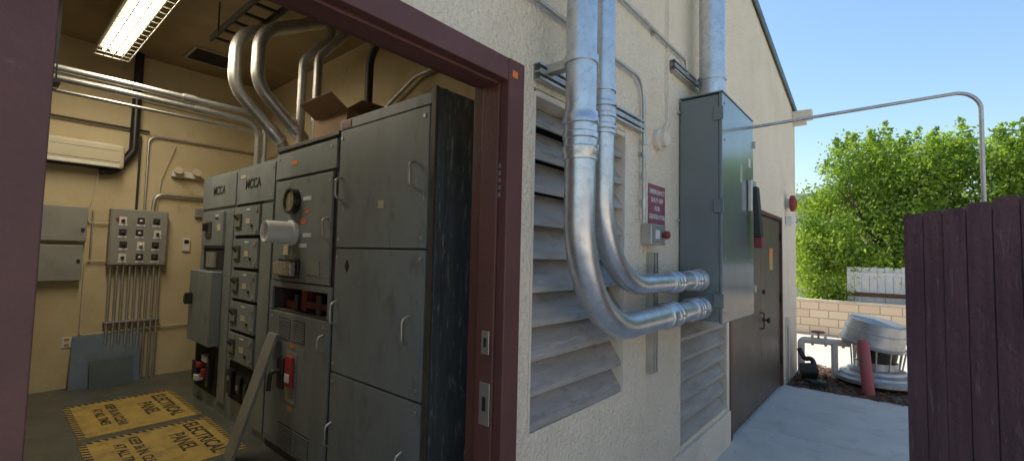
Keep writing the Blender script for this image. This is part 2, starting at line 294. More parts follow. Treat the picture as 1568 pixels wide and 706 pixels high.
for y0 in (2.955,3.003):
    boxes('channel',[(.002,.006,y0,y0+.042,.83,1.64),(.006,.05,y0,y0+.003,.83,1.64),(.006,.05,y0+.039,y0+.042,.83,1.64),(.046,.05,y0+.003,y0+.013,.83,1.64),(.046,.05,y0+.029,y0+.039,.83,1.64)],galvd,st3)
boxes('slots',[(.0062,.008,yy+.012,yy+.03,.86+i*.05,.885+i*.05) for yy in (2.955,3.003) for i in range(15)],black,st3)
cl=E('pipe_clamp')
for (x,y,z,r) in [(.22,1.735,2.49,.07),(.15,2.06,2.47,.061),(.17,3.84,3.08,.1)]:
    lathe('band',[(r+.001,0),(r+.008,.001),(r+.008,.034),(r+.001,.035)],(x,y,z-.018),(0,0,1),galv,cl,48)
    boxes('clamp_ear',[(x-.02,x+.015,y+r+.004,y+r+.03,z-.016,z+.016)],galv,cl,.002)
    cyl('bolt',(x-.04,y+r+.018,z),(x+.035,y+r+.018,z),.006,galvd,cl,10)
    box('spacer',.0455,x-r,y-.025,y+.025,z-.02,z+.02,galvd,cl)
sc=E('small_conduit')
tube('run_1',[(.03,1.1,2.81),(.03,2.83,2.79),(.035,2.83,1.83)],.012,galvd,sc,R=.14)
for z in (2.12,1.94,2.35): cyl('fitting',(.034,2.83,z),(.034,2.83,z+.045),.018,galvd,sc)
tube('run_2',[(.03,1.1,3.22),(.03,3.62,3.2),(.03,3.66,3.1)],.012,galvd,sc,R=.05)
tube('run_3',[(.02,3.28,4.9),(.02,3.28,2.62),(.03,3.16,2.50)],.006,curbm,sc,R=.06)
boxes('saddle_clips',[(.001,.02,3.0,3.03,3.18,3.23),(.001,.02,2.2,2.23,2.785,2.835),(.001,.02,2.81,2.85,2.28,2.3)],galvd,sc)
sp=E('round_horn_sounder'); lathe('body',[(.075,0),(.075,.03),(.06,.045),(.06,.075),(.045,.085)],(.002,3.12,2.45),(1,0,0),curbm,sp,28)
eb=E('emergency_stop_switch'); box('box',.002,.08,2.86,3.09,1.69,1.83,galvd,eb,.006); box('cover',.0805,.084,2.87,3.08,1.70,1.82,panelgrey,eb,.002)
boxes('cover_screws',[(.0842,.087,y,y+.01,z,z+.01) for y in (2.885,3.055) for z in (1.71,1.80)],galvd,eb,.002); box('cover_label',.0842,.0848,2.91,2.98,1.73,1.79,whitep,eb)
lathe('button',[(.018,0),(.018,.02),(.028,.022),(.028,.04),(.02,.048)],(.084,3.03,1.76),(1,0,0),redd,eb,20)
tube('side_tail',[(.04,3.09,1.76),(.04,3.14,1.76)],.012,galvd,eb)
sg=E('emergency_shutoff_sign'); box('plate',.001,.006,2.975,3.265,1.84,2.12,signred,sg,.001)
text('lettering','EMERGENCY\nSHUT OFF\nFOR\nGENERATOR',.047,(.0072,3.12,1.98),(0,1,0),(0,0,1),whitep,sg,space=1.25,bold=.0005)
db=E('electrical_disconnect_box')
box('body',.012,.30,3.55,4.5,1.14,2.85,boxgrey,db,.004)
box('door',.304,.328,3.543,4.507,1.132,2.858,boxgrey,db,.005)
box('rain_hood',.012,.335,3.54,4.51,2.861,2.872,boxgrey,db,.003)
for z in (1.3,2.0,2.7): box('hinge',.27,.34,3.53,3.5425,z-.05,z+.05,boxgrey,db,.003)
boxes('latches',[(.29,.345,4.508,4.53,z-.03,z+.03) for z in (1.35,2.0,2.65)],galvd,db,.002)
boxes('door_screws',[(.328,.334,y,y+.014,z,z+.014) for y in (3.6,4.42) for z in (1.2,1.6,2.5,2.78)],galvd,db,.003)
box('handle_plate',.329,.37,4.28,4.43,2.02,2.30,galvd,db,.01)
hexa('handle_lever',[(.371,4.31,1.80),(.43,4.31,1.80),(.43,4.40,1.80),(.371,4.40,1.80),(.371,4.31,2.24),(.40,4.31,2.24),(.40,4.40,2.24),(.371,4.40,2.24)],black,db,.006)
box('handle_tip',.372,.436,4.30,4.405,1.71,1.799,redd,db,.008)
box('label',.3285,.330,4.05,4.12,2.25,2.4,galvd,db); box('label_2',.3285,.330,4.33,4.40,2.42,2.5,white,db)
for z,xx in ((1.24,.173),(1.445,.16)): lathe('locknut',[(.085,0),(.085,.015),(.072,.02)],(xx,3.525,z),(0,1,0),galv,db,32)
tube('mounting_strut',[(.02,3.5,2.75),(.02,3.55,2.75)],.01,galvd,db); tube('mounting_strut_2',[(.02,3.5,1.9),(.02,3.55,1.9)],.01,galvd,db)
op=E('overhead_conduit'); tube('pipe',[(.30,4.46,2.80),(1.80,4.72,2.90),(1.80,4.75,.1)],.014,galvd,op,R=.14,n=12)
be=E('fire_alarm_bell'); lathe('gong',[(.03,0),(.12,.005),(.13,.03),(.12,.06),(.06,.085),(.02,.09)],(.06,8.15,2.5),(1,0,0),redd,be,28); box('bell_backbox',.001,.06,8.08,8.22,2.43,2.57,galvd,be,.005); box('strobe',.001,.09,8.1,8.2,2.16,2.3,whitep,be,.01)
gu=E('roof_gutter_end'); box('gutter',.0,.28,8.8,8.98,3.98,4.14,curbm,gu,.01); box('bracket',.0,.2,8.85,8.92,3.9,3.979,curbm,gu,.005)
ck=E('wall_hose_pipe'); tube('riser',[(.04,8.05,G),(.04,8.05,.6)],.02,galvd,ck); box('small_box',.001,.06,8.0,8.1,.6,.75,curbm,ck,.005)
# ------------------------------------------------------------------ fence (angled gate)
fe=E('wooden_fence')
dirv=Vector((1,-.9,0)).normalized(); nrm=Vector((-dirv.y,dirv.x,0)); base=Vector((1.345,4.31,0)); q=0.; i=0
def fpt(a,n_,z):
    v=base+dirv*a+nrm*n_; return (v.x,v.y,z)
while q<2.2:
    wd=.137+random.uniform(-.008,.008); zt=1.955+.09*q+random.uniform(-.012,.012); ln=random.uniform(-.005,.005); cc=.014
    pr=[(q,G+.05),(q+wd-.008,G+.05),(q+wd-.008,zt-cc),(q+wd-.008-cc,zt+.004),(q+cc,zt),(q,zt-cc)]
    V=[fpt(a,ln,b) for a,b in pr]+[fpt(a,ln+.018,b) for a,b in pr]
    Fc=[tuple(range(6)),tuple(range(6,12))[::-1]]+[(j,j+6,(j+1)%6+6,(j+1)%6) for j in range(6)]
    me=bpy.data.meshes.new('board'); me.from_pydata(V,[],Fc); me.update(); addm('board',me,fencem,fe,.002)
    for zz in (.95,1.7):
        for aa in (.03,wd-.035):
            P0=Vector(fpt(q+aa,ln,zz+random.uniform(-.01,.01))); lathe('nail',[(.005,0),(.004,.0015)],P0,-nrm,cabtrim,fe,8)
    q+=wd; i+=1
hexa('backing_board',[fpt(.01,.0255,G+.1),fpt(2.2,.0255,G+.1),fpt(2.2,.032,G+.1),fpt(.01,.032,G+.1),fpt(.01,.0255,1.90),fpt(2.2,.0255,2.08),fpt(2.2,.032,2.08),fpt(.01,.032,1.90)],fencem,fe)
for z in (.1,.9,1.65):
    hexa('rail',[fpt(.01,.0335,z),fpt(2.2,.0335,z),fpt(2.2,.07,z),fpt(.01,.07,z),fpt(.01,.0335,z+.09),fpt(2.2,.0335,z+.09),fpt(2.2,.07,z+.09),fpt(.01,.07,z+.09)],fencem,fe)
hexa('post',[fpt(.02,.072,G),fpt(.11,.072,G),fpt(.11,.16,G),fpt(.02,.16,G),fpt(.02,.072,1.9),fpt(.11,.072,1.9),fpt(.11,.16,1.9),fpt(.02,.16,1.9)],fencem,fe)
# ------------------------------------------------------------------ background
wl=E('block_wall'); box('wall',-8,14,13.8,14.0,G,.60,bw,wl); box('cap',-8,14,13.78,14.02,.602,.66,mat('cap_block',(.7,.58,.44)),wl,.005)
wf=E('white_fence'); boxes('boards',[(.35+i*.15,.35+i*.15+.142,14.3,14.32,G,1.50+.02*math.sin(i*3)) for i in range(70)],whitefence,wf); box('rail',.35,10.8,14.27,14.299,.78,.88,darkwood,wf); box('top_rail',.35,10.8,14.27,14.299,1.3,1.38,whitefence,wf)
nh=E('neighbour_house'); box('walls',-9,1.2,24,32,G,2.9,stucco,nh)
hexa('roof',[(-9.5,23.4,2.9),(1.7,23.4,2.9),(1.7,32.6,2.9),(-9.5,32.6,2.9),(-7,28,5.2),(-1,28,5.2),(-1,28.2,5.2),(-7,28.2,5.2)],shingle,nh)
box('fascia',-9.52,1.72,23.36,23.39,2.75,2.92,whitep,nh); box('window',-3,-1.5,23.95,23.999,1.0,2.2,black,nh)
nb=E('added_bounce_building'); box('walls',10,16,-14,12,G,3.4,stucco,nb); box('roof',9.7,16.3,-14.3,12.3,3.402,3.55,rooftrim,nb); boxes('windows',[(9.97,9.999,y,y+1.4,.9,2.1) for y in (-9,-3,3,8)],black,nb); boxes('window_sills',[(9.93,9.998,y-.05,y+1.45,.82,.895) for y in (-9,-3,3,8)],whitep,nb)  # unseen building, added to bounce sunlight onto the front wall and conduits
# tree
tg=E('leafy_tree')
def limb(p0,p1,r0_,r1_):
    a=Vector(p0); d=Vector(p1)-a; lathe('limb',[(r0_,0),(r0_*.75+r1_*.25,d.length*.3),(r0_*.4+r1_*.6,d.length*.7),(r1_,d.length)],p0,d,barkm,tg,12)
for (bx,by) in [(1.0,15.8),(4.2,16.2),(7.5,16)]:
    limb((bx,by,G),(bx+.2,by,1.6),.16,.11)
    for k in range(6):
        a=k*1.05+bx; e=(bx+.2+1.3*math.cos(a),by+.8*math.sin(a),3.2+.5*math.sin(k*2.))
        limb((bx+.2,by,1.55),e,.07,.025)
        for j in range(3):
            limb(e,(e[0]+random.uniform(-.6,.6),e[1]+random.uniform(-.5,.5),e[2]+random.uniform(.3,.8)),.022,.006)
cents=[]
def topz(x): return 4.62+.2*math.sin(x*1.3+.6)+.14*math.sin(x*3.1)+.25*math.sin(x*.55-.3)
while len(cents)<900:
    x=rng.uniform(-1.0,8.5); y=rng.uniform(14.8,17.2); z=rng.uniform(.9,5.2)
    tz=topz(x)-abs(y-15.9)*.25
    if x<.3: tz-= (0.3-x)*.8
    if z>tz: continue
    if z<1.5 and rng.random()<.4 and x>.5: continue
    cents.append((x,y,z,rng.uniform(.13,.29)))
for k in range(70): cents.append((rng.uniform(-.75,.5),rng.uniform(14.3,14.9),rng.uniform(.3,2.6),.15))
for k in range(44): cents.append((rng.uniform(.5,8),rng.uniform(14.35,14.7),rng.uniform(1.05,1.7),.12))
for k in range(70):
    x=rng.uniform(-.3,8.5); y=rng.uniform(15,16.6); h=rng.uniform(.2,.6); lx=rng.uniform(-.15,.15); z0_=topz(x)-.15
    for j in range(5): cents.append((x+lx*j/4,y,z0_+h*j/4,.035+.03*(4-j)/4))
P=[];T=[]
for (x,y,z,sg_) in cents:
    m_=int(70+sg_*420) if sg_>.1 else 22
    q_=rng.normal(0,1,(m_,3))*np.array([sg_,sg_,sg_*.8])+np.array([x,y,z]); P.append(q_)
    T.append(np.clip(rng.uniform(.0,.85)+rng.normal(0,.18,m_),0,1))
P=np.concatenate(P);T=np.concatenate(T); nL=len(P)
d1=rng.normal(0,1,(nL,3)); d1/=np.linalg.norm(d1,axis=1)[:,None]; d2=rng.normal(0,1,(nL,3)); d2-= (d1*d2).sum(1)[:,None]*d1; d2/=np.linalg.norm(d2,axis=1)[:,None]
ls=rng.uniform(.035,.065,(nL,1))
Vv=np.stack([P-d1*ls,P+d2*ls*.5,P+d1*ls,P-d2*ls*.5],1).reshape(-1,3)
me=bpy.data.meshes.new('foliage'); me.vertices.add(nL*4); me.vertices.foreach_set('co',Vv.ravel()); me.loops.add(nL*4); me.loops.foreach_set('vertex_index',np.arange(nL*4)); me.polygons.add(nL); me.polygons.foreach_set('loop_start',np.arange(nL)*4)
me.update(calc_edges=True)
a=me.attributes.new('tint','FLOAT','POINT'); a.data.foreach_set('value',np.repeat(T,4)); addm('foliage',me,lf,tg)
# mushroom fan: round curb dish, dark slotted neck, tilted drum-shaped hood
mf=E('mushroom_roof_fan'); fx,fy=1.05,8.8
lathe('curb_dish',[(.30,0),(.32,.02),(.46,.05),(.53,.08),(.53,.13),(.46,.155),(.45,.185),(.36,.21),(.35,.25),(.27,.27),(.26,.36)],(fx,fy,G),(0,0,1),fanm,mf,48)
lathe('motor_neck',[(.23,0),(.25,.12),(.25,.26)],(fx,fy,G+.36),(.06,0,1),blackm,mf,24)
for k in range(12):
    t=k*math.pi/6; cyl('stay',(fx+.29*math.cos(t),fy+.29*math.sin(t),G+.22),(fx+.33*math.cos(t)+.02,fy+.33*math.sin(t),G+.62+.06*math.cos(t)*-1),.011,galvd,mf,8)
ax_=Vector((.20,-.06,1)).normalized()
lathe('tilted_hood',[(.33,-.01),(.40,-.01),(.405,.0),(.405,.035),(.39,.04),(.365,.20),(.372,.205),(.372,.215),(.362,.22),(.345,.33),(.345,.35),(.325,.37),(.10,.40),(.0,.40)],(fx-.05,fy,G+.61),ax_,fanm,mf,56)
bo=E('bollard'); lathe('post',[(.07,0),(.07,.72),(.055,.76),(.02,.77)],(.99,8.02,G),(-.08,0,1),mat('faded_red',(.42,.09,.10),(.33,.12,.12),.7),bo,24)
vl=E('water_valve_assembly')
tube('riser_1',[(.12,8.62,G),(.12,8.62,.36),(.75,8.75,.36)],.05,curbm,vl,R=.06); tube('riser_2',[(.55,8.7,G),(.55,8.7,.36)],.045,curbm,vl)
for q in (.25,.42,.64): lathe('flange',[(.08,0),(.08,.03)],(q,8.65+(q-.12)*.2,.36),(1,.2,0),curbm,vl,20)
lathe('hand_wheel',[(.09,0),(.1,.01),(.09,.02)],(.35,8.6,.5),(0,0,1),redd,vl,20); cyl('stem',(.35,8.66,.36),(.35,8.62,.5),.015,galvd,vl)
mt=E('old_motor'); lathe('motor_body',[(.06,0),(.11,.01),(.12,.2),(.07,.23)],(.15,8.25,G+.16),(.9,.2,.1),black,mt,20); box('motor_base',.12,.42,8.15,8.38,G+.007,G+.05,black,mt,.01)
tube('flex_hose',[(.12,8.4,.25),(.2,8.35,.1),(.3,8.3,.15),(.36,8.3,-.05)],.035,black,mt,R=.06); box('pump_box',.3,.52,7.95,8.1,G+.007,G+.1,black,mt,.02)
# ------------------------------------------------------------------ interior: switchgear
FY=1.62; XR=-.63
mc=E('switchgear_cabinet')
def slab(nm,x0,x1,z0,z1,pr=.014,m=cab,g=None): return box(nm,min(x0,x1)+.006,max(x0,x1)-.006,FY-pr,FY-.001,z0+.006,z1-.006,m,g or mc,.003)
def handle(x,z,g,h=.16,m=galvd): tube('pull_handle',[(x,FY-.01,z-h/2),(x,FY-.06,z-h/2+.02),(x,FY-.06,z+h/2-.02),(x,FY-.01,z+h/2)],.008,m,g,R=.03)
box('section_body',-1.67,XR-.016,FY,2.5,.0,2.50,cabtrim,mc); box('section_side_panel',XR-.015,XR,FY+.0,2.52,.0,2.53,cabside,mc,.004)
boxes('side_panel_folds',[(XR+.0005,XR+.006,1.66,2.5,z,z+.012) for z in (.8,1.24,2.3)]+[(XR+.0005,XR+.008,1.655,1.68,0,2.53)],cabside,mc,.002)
box('corner_post',XR-.042,XR,FY-.02,FY-.0005,0,2.535,cabtrim,mc,.004)
box('top_edge',-1.67,XR-.043,FY-.018,FY-.0005,2.44,2.51,cab,mc,.004)
slab('door_top',-1.66,XR-.05,1.62,2.44,.018); slab('door_mid',-1.66,XR-.05,.78,1.62,.018); slab('door_low',-1.66,XR-.05,.06,.78,.018)
for x,z in [(-.80,2.05),(-.82,1.16),(-.84,.4),(-1.62,2.03),(-1.62,1.18),(-1.62,.37)]: handle(x,z,mc)
boxes('screws',[(x-.012,x+.012,FY-.022,FY-.0185,z-.012,z+.012) for x in (-.73,-1.63) for z in (2.38,1.68,1.56,.84,.72,.12)],galvd,mc,.003)
V=[(-1.53,FY-.0195,1.5),(-1.50,FY-.0195,1.455),(-1.47,FY-.0195,1.5),(-1.50,FY-.0195,1.55)]; me=bpy.data.meshes.new('d'); me.from_pydata(V,[],[(0,1,2,3)]); addm('diamond_mark',me,black,mc)
box('paper_tag',-1.16,-1.1,FY-.021,FY-.0185,1.87,1.92,cream,mc)
boxes('top_flange_stuff',[(-1.2,-.8,1.75,2.3,2.501,2.54),(-1.64,-1.3,1.8,2.3,2.501,2.53)],cabtrim,mc)
tube('loose_cable',[(XR+.01,2.2,2.5),(XR+.02,2.0,2.42),(XR+.04,1.9,2.1),(XR+.02,2.05,1.85)],.004,black,mc,R=.15)
box('red_tag',-1.64,-1.52,FY-.021,FY-.019,2.45,2.5,redbar,mc)
s2=E('switchgear_cabinet')
boxes('section_body',[(-2.71,-1.68,FY,2.45,0,1.12),(-2.71,-1.68,FY,2.45,1.32,2.42),(-2.71,-2.66,FY,2.45,1.121,1.319),(-1.73,-1.68,FY,2.45,1.121,1.319)],cabtrim,s2)
boxes('compartment_lips',[(-2.70,-1.69,FY-.018,FY-.001,1.30,1.345),(-2.70,-2.65,FY-.018,FY-.001,1.115,1.299),(-1.74,-1.69,FY-.018,FY-.001,1.115,1.299)],cab,s2)
box('compartment_back',-2.66,-1.73,2.0,2.05,1.121,1.319,dark,s2)
boxes('bus_bars',[(-2.57,-2.42,1.68,1.98,1.122,1.19),(-2.3,-2.22,1.68,1.98,1.122,1.318),(-2.18,-1.8,1.66,1.98,1.16,1.21),(-2.4,-1.76,1.75,1.98,1.28,1.31),(-1.9,-1.84,1.7,1.98,1.122,1.28)],redbar,s2,.004)
boxes('bus_insulators',[(-2.0,-1.93,1.65,1.9,1.122,1.27),(-2.38,-2.33,1.66,1.9,1.122,1.25)],black,s2,.004)
slab('door_top',-2.70,-1.69,2.18,2.40,.02,g=s2); slab('door_gauge',-2.68,-1.73,1.35,2.17,.02,g=s2); slab('door_vent',-2.70,-1.69,.06,1.11,.02,g=s2)
box('top_trim',-2.71,-1.68,FY-.02,FY+.03,2.421,2.45,cabtrim,s2,.003)
gx,gz=-2.32,1.985
lathe('gauge_bezel',[(.105,0),(.105,.03),(.10,.05),(.083,.05),(.08,.035)],(gx,FY-.02,gz),(0,-1,0),black,s2,36); lathe('gauge_face',[(.08,0),(.079,.003)],(gx,FY-.056,gz),(0,-1,0),dial,s2,32)
box('gauge_needle',gx-.003,gx+.003,FY-.062,FY-.0595,gz-.02,gz+.06,white,s2)
gz2=1.735
lathe('white_meter_body',[(.10,0),(.10,.03),(.085,.035),(.085,.2),(.08,.215),(.072,.2155),(.07,.19),(.02,.19)],(gx,FY-.02,gz2),(0,-1,0),whitep,s2,36)
box('tag_paper',-2.46,-2.38,FY-.03,FY-.0205,1.56,1.64,cream,s2)
box('relay_meter',-2.50,-2.20,FY-.09,FY-.0405,1.40,1.51,glassm,s2,.01); box('relay_meter_bezel',-2.52,-2.18,FY-.04,FY-.0205,1.38,1.53,black,s2,.004)
box('label_plate',-2.07,-1.87,FY-.024,FY-.0205,1.42,1.52,panelgrey,s2)
boxes('small_labels',[(-2.13,-2.06,FY-.023,FY-.0205,1.88,1.905),(-2.19,-2.11,FY-.023,FY-.0205,1.80,1.84),(-2.4,-2.3,FY-.023,FY-.0205,2.28,2.31)],orange,s2)
boxes('nameplates',[(-2.15,-2.02,FY-.023,FY-.0205,1.70,1.73),(-2.2,-2.08,FY-.023,FY-.0205,1.62,1.65),(-2.17,-2.04,FY-.023,FY-.0205,1.98,2.01)],whitep,s2)
boxes('breaker_labels',[(-2.27,-2.2,FY-.023,FY-.0205,.85,.875),(-2.27,-2.2,FY-.023,FY-.0205,.38,.41)],orange,s2)
def grille(x0,x1,z0,z1,g,n=8):
    boxes('vent_grille',[(x0,x1,FY-.026,FY-.0205,z0+(z1-z0)*i/n,z0+(z1-z0)*(i+.55)/n) for i in range(n)],cab,g); box('vent_grille_plate',x0-.004,x1+.004,FY-.0215,FY-.0203,z0-.004,z1+.004,cabtrim,g)
grille(-2.49,-2.29,.91,1.06,s2); grille(-2.25,-2.05,.91,1.06,s2); grille(-2.42,-2.19,.1,.26,s2); grille(-2.15,-1.92,.1,.26,s2)
box('breaker_plate',-2.33,-2.15,FY-.026,FY-.0205,.44,.82,panelgrey,s2,.003); box('breaker_red',-2.29,-2.18,FY-.05,FY-.0265,.56,.79,red,s2,.004); box('breaker_white',-2.27,-2.20,FY-.058,FY-.051,.60,.66,whitep,s2)
tube('breaker_handle',[(-2.37,FY-.03,.66),(-2.39,FY-.11,.66),(-2.39,FY-.12,.52)],.016,black,s2,R=.03); box('handle_base',-2.43,-2.34,FY-.05,FY-.0205,.52,.76,black,s2,.01)
handle(-1.78,1.76,s2); handle(-1.78,.95,s2,.12)
boxes('screws',[(x-.01,x+.01,FY-.024,FY-.0203,z-.01,z+.01) for x in (-2.63,-1.77) for z in (2.35,2.1,1.42,1.06,.12)],galvd,s2,.003)
s3=E('motor_control_cabinet')
box('section_body',-3.61,-2.72,FY,2.42,0,2.38,cab,s3)
slab('door_top',-3.60,-2.73,2.02,2.36,.014,g=s3); box('wireway_door',-2.97,-2.74,FY-.014,FY-.001,.07,2.0,cab,s3,.003)
def nameplates(x,z,g,n):
    for j in range(n): box('nameplate',x,x+.09,FY-.033,FY-.0305,z-j*.03,z-j*.03+.016,black if j%2 else whitep,g)
for z0,z1 in [(1.72,2.0),(1.42,1.70),(1.13,1.40),(.84,1.11),(.56,.82)]:
    slab('bucket',-3.58,-2.98,z0,z1,.03,g=s3)
    zc=(z0+z1)/2
    box('bucket_operator',-3.52,-3.38,FY-.042,FY-.0305,zc-.07,zc+.07,cabtrim,s3,.004); box('operator_plate',-3.50,-3.40,FY-.046,FY-.0425,zc-.05,zc+.01,panelgrey,s3)
    hexa('bucket_lever',[(-3.455,FY-.046,zc),(-3.43,FY-.046,zc),(-3.43,FY-.03,zc),(-3.455,FY-.03,zc),(-3.465,FY-.085,zc+.05),(-3.445,FY-.085,zc+.05),(-3.445,FY-.07,zc+.06),(-3.465,FY-.07,zc+.06)],black,s3,.003)
    box('bucket_tag',-3.28,-3.18,FY-.034,FY-.0305,zc-.03,zc+.02,cream,s3); boxes('bucket_latches',[(-3.05,-3.01,FY-.04,FY-.0305,z0+.03,z0+.06),(-3.05,-3.01,FY-.04,FY-.0305,z1-.06,z1-.03)],galvd,s3)
    nameplates(-3.28,z1-.045,s3,1); lathe('reset_button',[(.014,0),(.014,.012)],(-3.13,FY-.03,zc-.05),(0,-1,0),black,s3,14)
boxes('bucket_gaps',[(-3.60,-2.975,FY-.004,FY-.0012,z-.004,z+.03) for z in (.815,1.10,1.395,1.695,1.995)],dark,s3)
box('open_bucket',-3.56,-3.0,FY-.006,FY-.001,.2,.54,dark,s3)
boxes('open_bucket_parts',[(-3.5,-3.38,FY-.05,FY-.007,.26,.48),(-3.3,-3.2,FY-.04,FY-.007,.3,.45),(-3.15,-3.08,FY-.03,FY-.007,.25,.4)],black,s3,.006); boxes('open_bucket_bits',[(-3.47,-3.42,FY-.055,FY-.0505,.38,.42),(-3.28,-3.23,FY-.045,FY-.0405,.33,.37)],panelgrey,s3)
text('lettering','MCCA',.125,(-3.2,FY-.016,2.2),(1,0,0),(0,0,1),black,s3,bold=.004); box('tag',-3.5,-3.38,FY-.018,FY-.0145,2.27,2.3,cream,s3)
boxes('door_screws',[(x,x+.02,FY-.018,FY-.0145,z,z+.02) for x in (-3.57,-2.78) for z in (2.06,2.3)],galvd,s3,.003)
s4=E('motor_control_cabinet')
box('section_body',-4.64,-3.62,FY,2.42,0,2.38,cab,s4)
slab('door_top',-4.63,-3.63,2.02,2.36,.014,g=s4); text('lettering','MCCA',.125,(-4.1,FY-.016,2.2),(1,0,0),(0,0,1),black,s4,bold=.004)
slab('bucket_top',-4.55,-3.88,1.62,1.98,.03,g=s4); box('bucket_operator',-4.4,-4.22,FY-.045,FY-.0305,1.72,1.88,cabtrim,s4,.004); box('lever',-4.33,-4.30,FY-.09,FY-.046,1.78,1.86,black,s4,.004); box('bucket_tag',-4.05,-3.95,FY-.034,FY-.0305,1.78,1.85,cream,s4)
nameplates(-4.12,1.93,s4,2)
box('dark_slot',-4.5,-3.88,FY-.008,FY-.001,1.38,1.60,dark,s4); boxes('dark_slot_parts',[(-4.35,-4.1,FY-.03,FY-.0085,1.4,1.56)],panelgrey,s4)
box('swing_box',-4.60,-3.9,FY-.10,FY-.001,.62,1.36,cab,s4,.006); box('box_operator',-4.65,-4.603,FY-.14,FY-.02,1.0,1.08,black,s4,.01); box('box_lever',-4.50,-4.46,FY-.17,FY-.101,1.0,1.12,black,s4,.008)
slab('rail_door',-3.86,-3.65,.1,1.98,.014,g=s4)
box('open_bay',-4.58,-3.9,FY-.008,FY-.001,.12,.6,dark,s4); boxes('open_bay_parts',[(-4.5,-4.35,FY-.06,FY-.0085,.2,.4),(-4.1,-4.0,FY-.05,FY-.0085,.2,.5)],black,s4,.006); boxes('contactors',[(-4.3,-4.24,FY-.08,FY-.0085,.36,.41),(-4.18,-4.13,FY-.07,FY-.0085,.28,.36)],red,s4,.006); boxes('contact_tags',[(-4.38,-4.28,FY-.075,FY-.0085,.22,.27),(-4.2,-4.05,FY-.06,FY-.0085,.44,.5)],whitep,s4)
lp=E('leaning_metal_panel')
hexa('panel',[(-2.66,1.30,0.0),(-2.50,1.30,0.0),(-2.50,1.325,.0),(-2.66,1.325,.0),(-2.60,1.56,.93),(-2.44,1.56,.93),(-2.44,1.585,.93),(-2.60,1.585,.93)],panelgrey,lp,.003)
cb=E('cardboard_box'); x0,x1,y0,y1,z0,z1=-2.30,-1.80,1.72,2.15,2.43,2.66
boxes('sides',[(x0,x1,y0,y0+.006,z0,z1),(x0,x1,y1-.006,y1,z0,z1),(x0,x0+.006,y0+.007,y1-.007,z0,z1),(x1-.006,x1,y0+.007,y1-.007,z0,z1),(x0,x1,y0,y1,z0-.005,z0-.001)],cardb,cb)
def flap(a,b_,d):
    a,b_,d=Vector(a),Vector(b_),Vector(d); me=bpy.data.meshes.new('flap'); me.from_pydata([a,b_,b_+d,a+d],[],[(0,1,2,3)]); o=addm('flap',me,cardb,cb); md=o.modifiers.new('s','SOLIDIFY'); md.thickness=.005
flap((x0,y0,z1),(x1,y0,z1),(0,-.13,.09)); flap((x0,y0,z1),(x0,y1,z1),(-.06,0,.2)); flap((x1,y0,z1),(x1,y1,z1),(.2,0,.02)); flap((x0,y1,z1),(x1,y1,z1),(0,.05,.17))
lc=E('switchgear_conduits')
for k,xx in enumerate((-3.12,-2.88)):
    dy=.1*k
    tube('conduit',[(xx,1.90+dy,2.38),(xx,1.80+dy,2.62),(xx,1.38+dy,3.02),(xx,1.38+dy,3.5),(xx,1.95+dy,3.8),(xx,2.1+dy,ZC)],.055,galvd,lc,R=.28)
    cyl('coupling',(xx,1.80+dy,2.62),(xx,1.69+dy,2.725),.064,galv,lc); cyl('coupling',(xx,1.88+dy,2.44),(xx,1.84+dy,2.53),.064,galv,lc)
for xx,yy in ((-2.85,1.85),(-2.66,1.9)): tube('vertical',[(xx,yy,2.4),(xx,yy,3.35),(xx+.1,yy+.2,3.6),(xx+.1,yy+.2,ZC)],.038,galvd,lc,R=.15)
tube('conduit_far',[(-2.3,2.2,2.4),(-2.3,2.2,3.5),(-1.2,2.4,3.75),(-.3,2.4,3.8)],.035,blackm,lc,R=.3)
tube('conduit_wall',[(-5.7,2.64,2.9),(-3.0,2.64,2.95),(-2.2,2.64,3.3),(-.3,2.64,3.35)],.02,galvd,lc,R=.3)
rc=E('wall_to_cabinet_conduits')
for k,(zz,yy) in enumerate(((2.93,1.80),(2.86,1.74))): tube('conduit',[(-3.5-.02*k,YL,zz),(-3.5-.02*k,yy,zz),(-3.5-.02*k,yy,2.38)],.027,galvd,rc,R=.16)
tube('conduit_thin',[(-3.6,YL,2.78),(-3.6,2.0,2.78),(-3.6,2.3,2.38)],.013,galvd,rc,R=.1)
cyl('coupling',(-3.5,1.1,2.93),(-3.5,1.2,2.93),.034,galvd,rc); cyl('coupling',(-3.52,1.2,2.86),(-3.52,1.3,2.86),.034,galvd,rc)
cyl('bushing',(-3.5,1.8,2.38),(-3.5,1.8,2.5),.036,galvd,rc); boxes('hanger_rods',[(-3.58,-3.57,.3,.31,2.8,ZC),(-3.45,-3.44,.3,.31,2.8,ZC),(-3.60,-3.42,.28,.33,2.8,2.82)],blackm,rc)
lad=E('cable_ladder'); boxes('rails',[(-3.9,-1.5,1.38,1.40,3.66,3.72),(-3.9,-1.5,1.60,1.62,3.66,3.72)],blackm,lad); boxes('rungs',[(-3.85+i*.25,-3.82+i*.25,1.40,1.60,3.68,3.70) for i in range(10)],blackm,lad); boxes('rods',[(x,x+.012,1.36,1.372,3.66,ZC) for x in (-3.6,-2.6,-1.8)],blackm,lad)
XW=XB
ac=E('wall_air_conditioner'); box('body',XW,XW+.2,.12,1.06,2.50,2.78,cream,ac,.03); box('louver_flap',XW+.06,XW+.203,.16,1.02,2.505,2.545,white,ac,.008); box('intake_slot',XW+.04,XW+.18,.16,1.02,2.49,2.498,dark,ac); boxes('front_seam',[(XW+.2005,XW+.202,.16,1.02,2.57,2.574),(XW+.2005,XW+.202,.16,1.02,2.70,2.703)],blackm,ac)
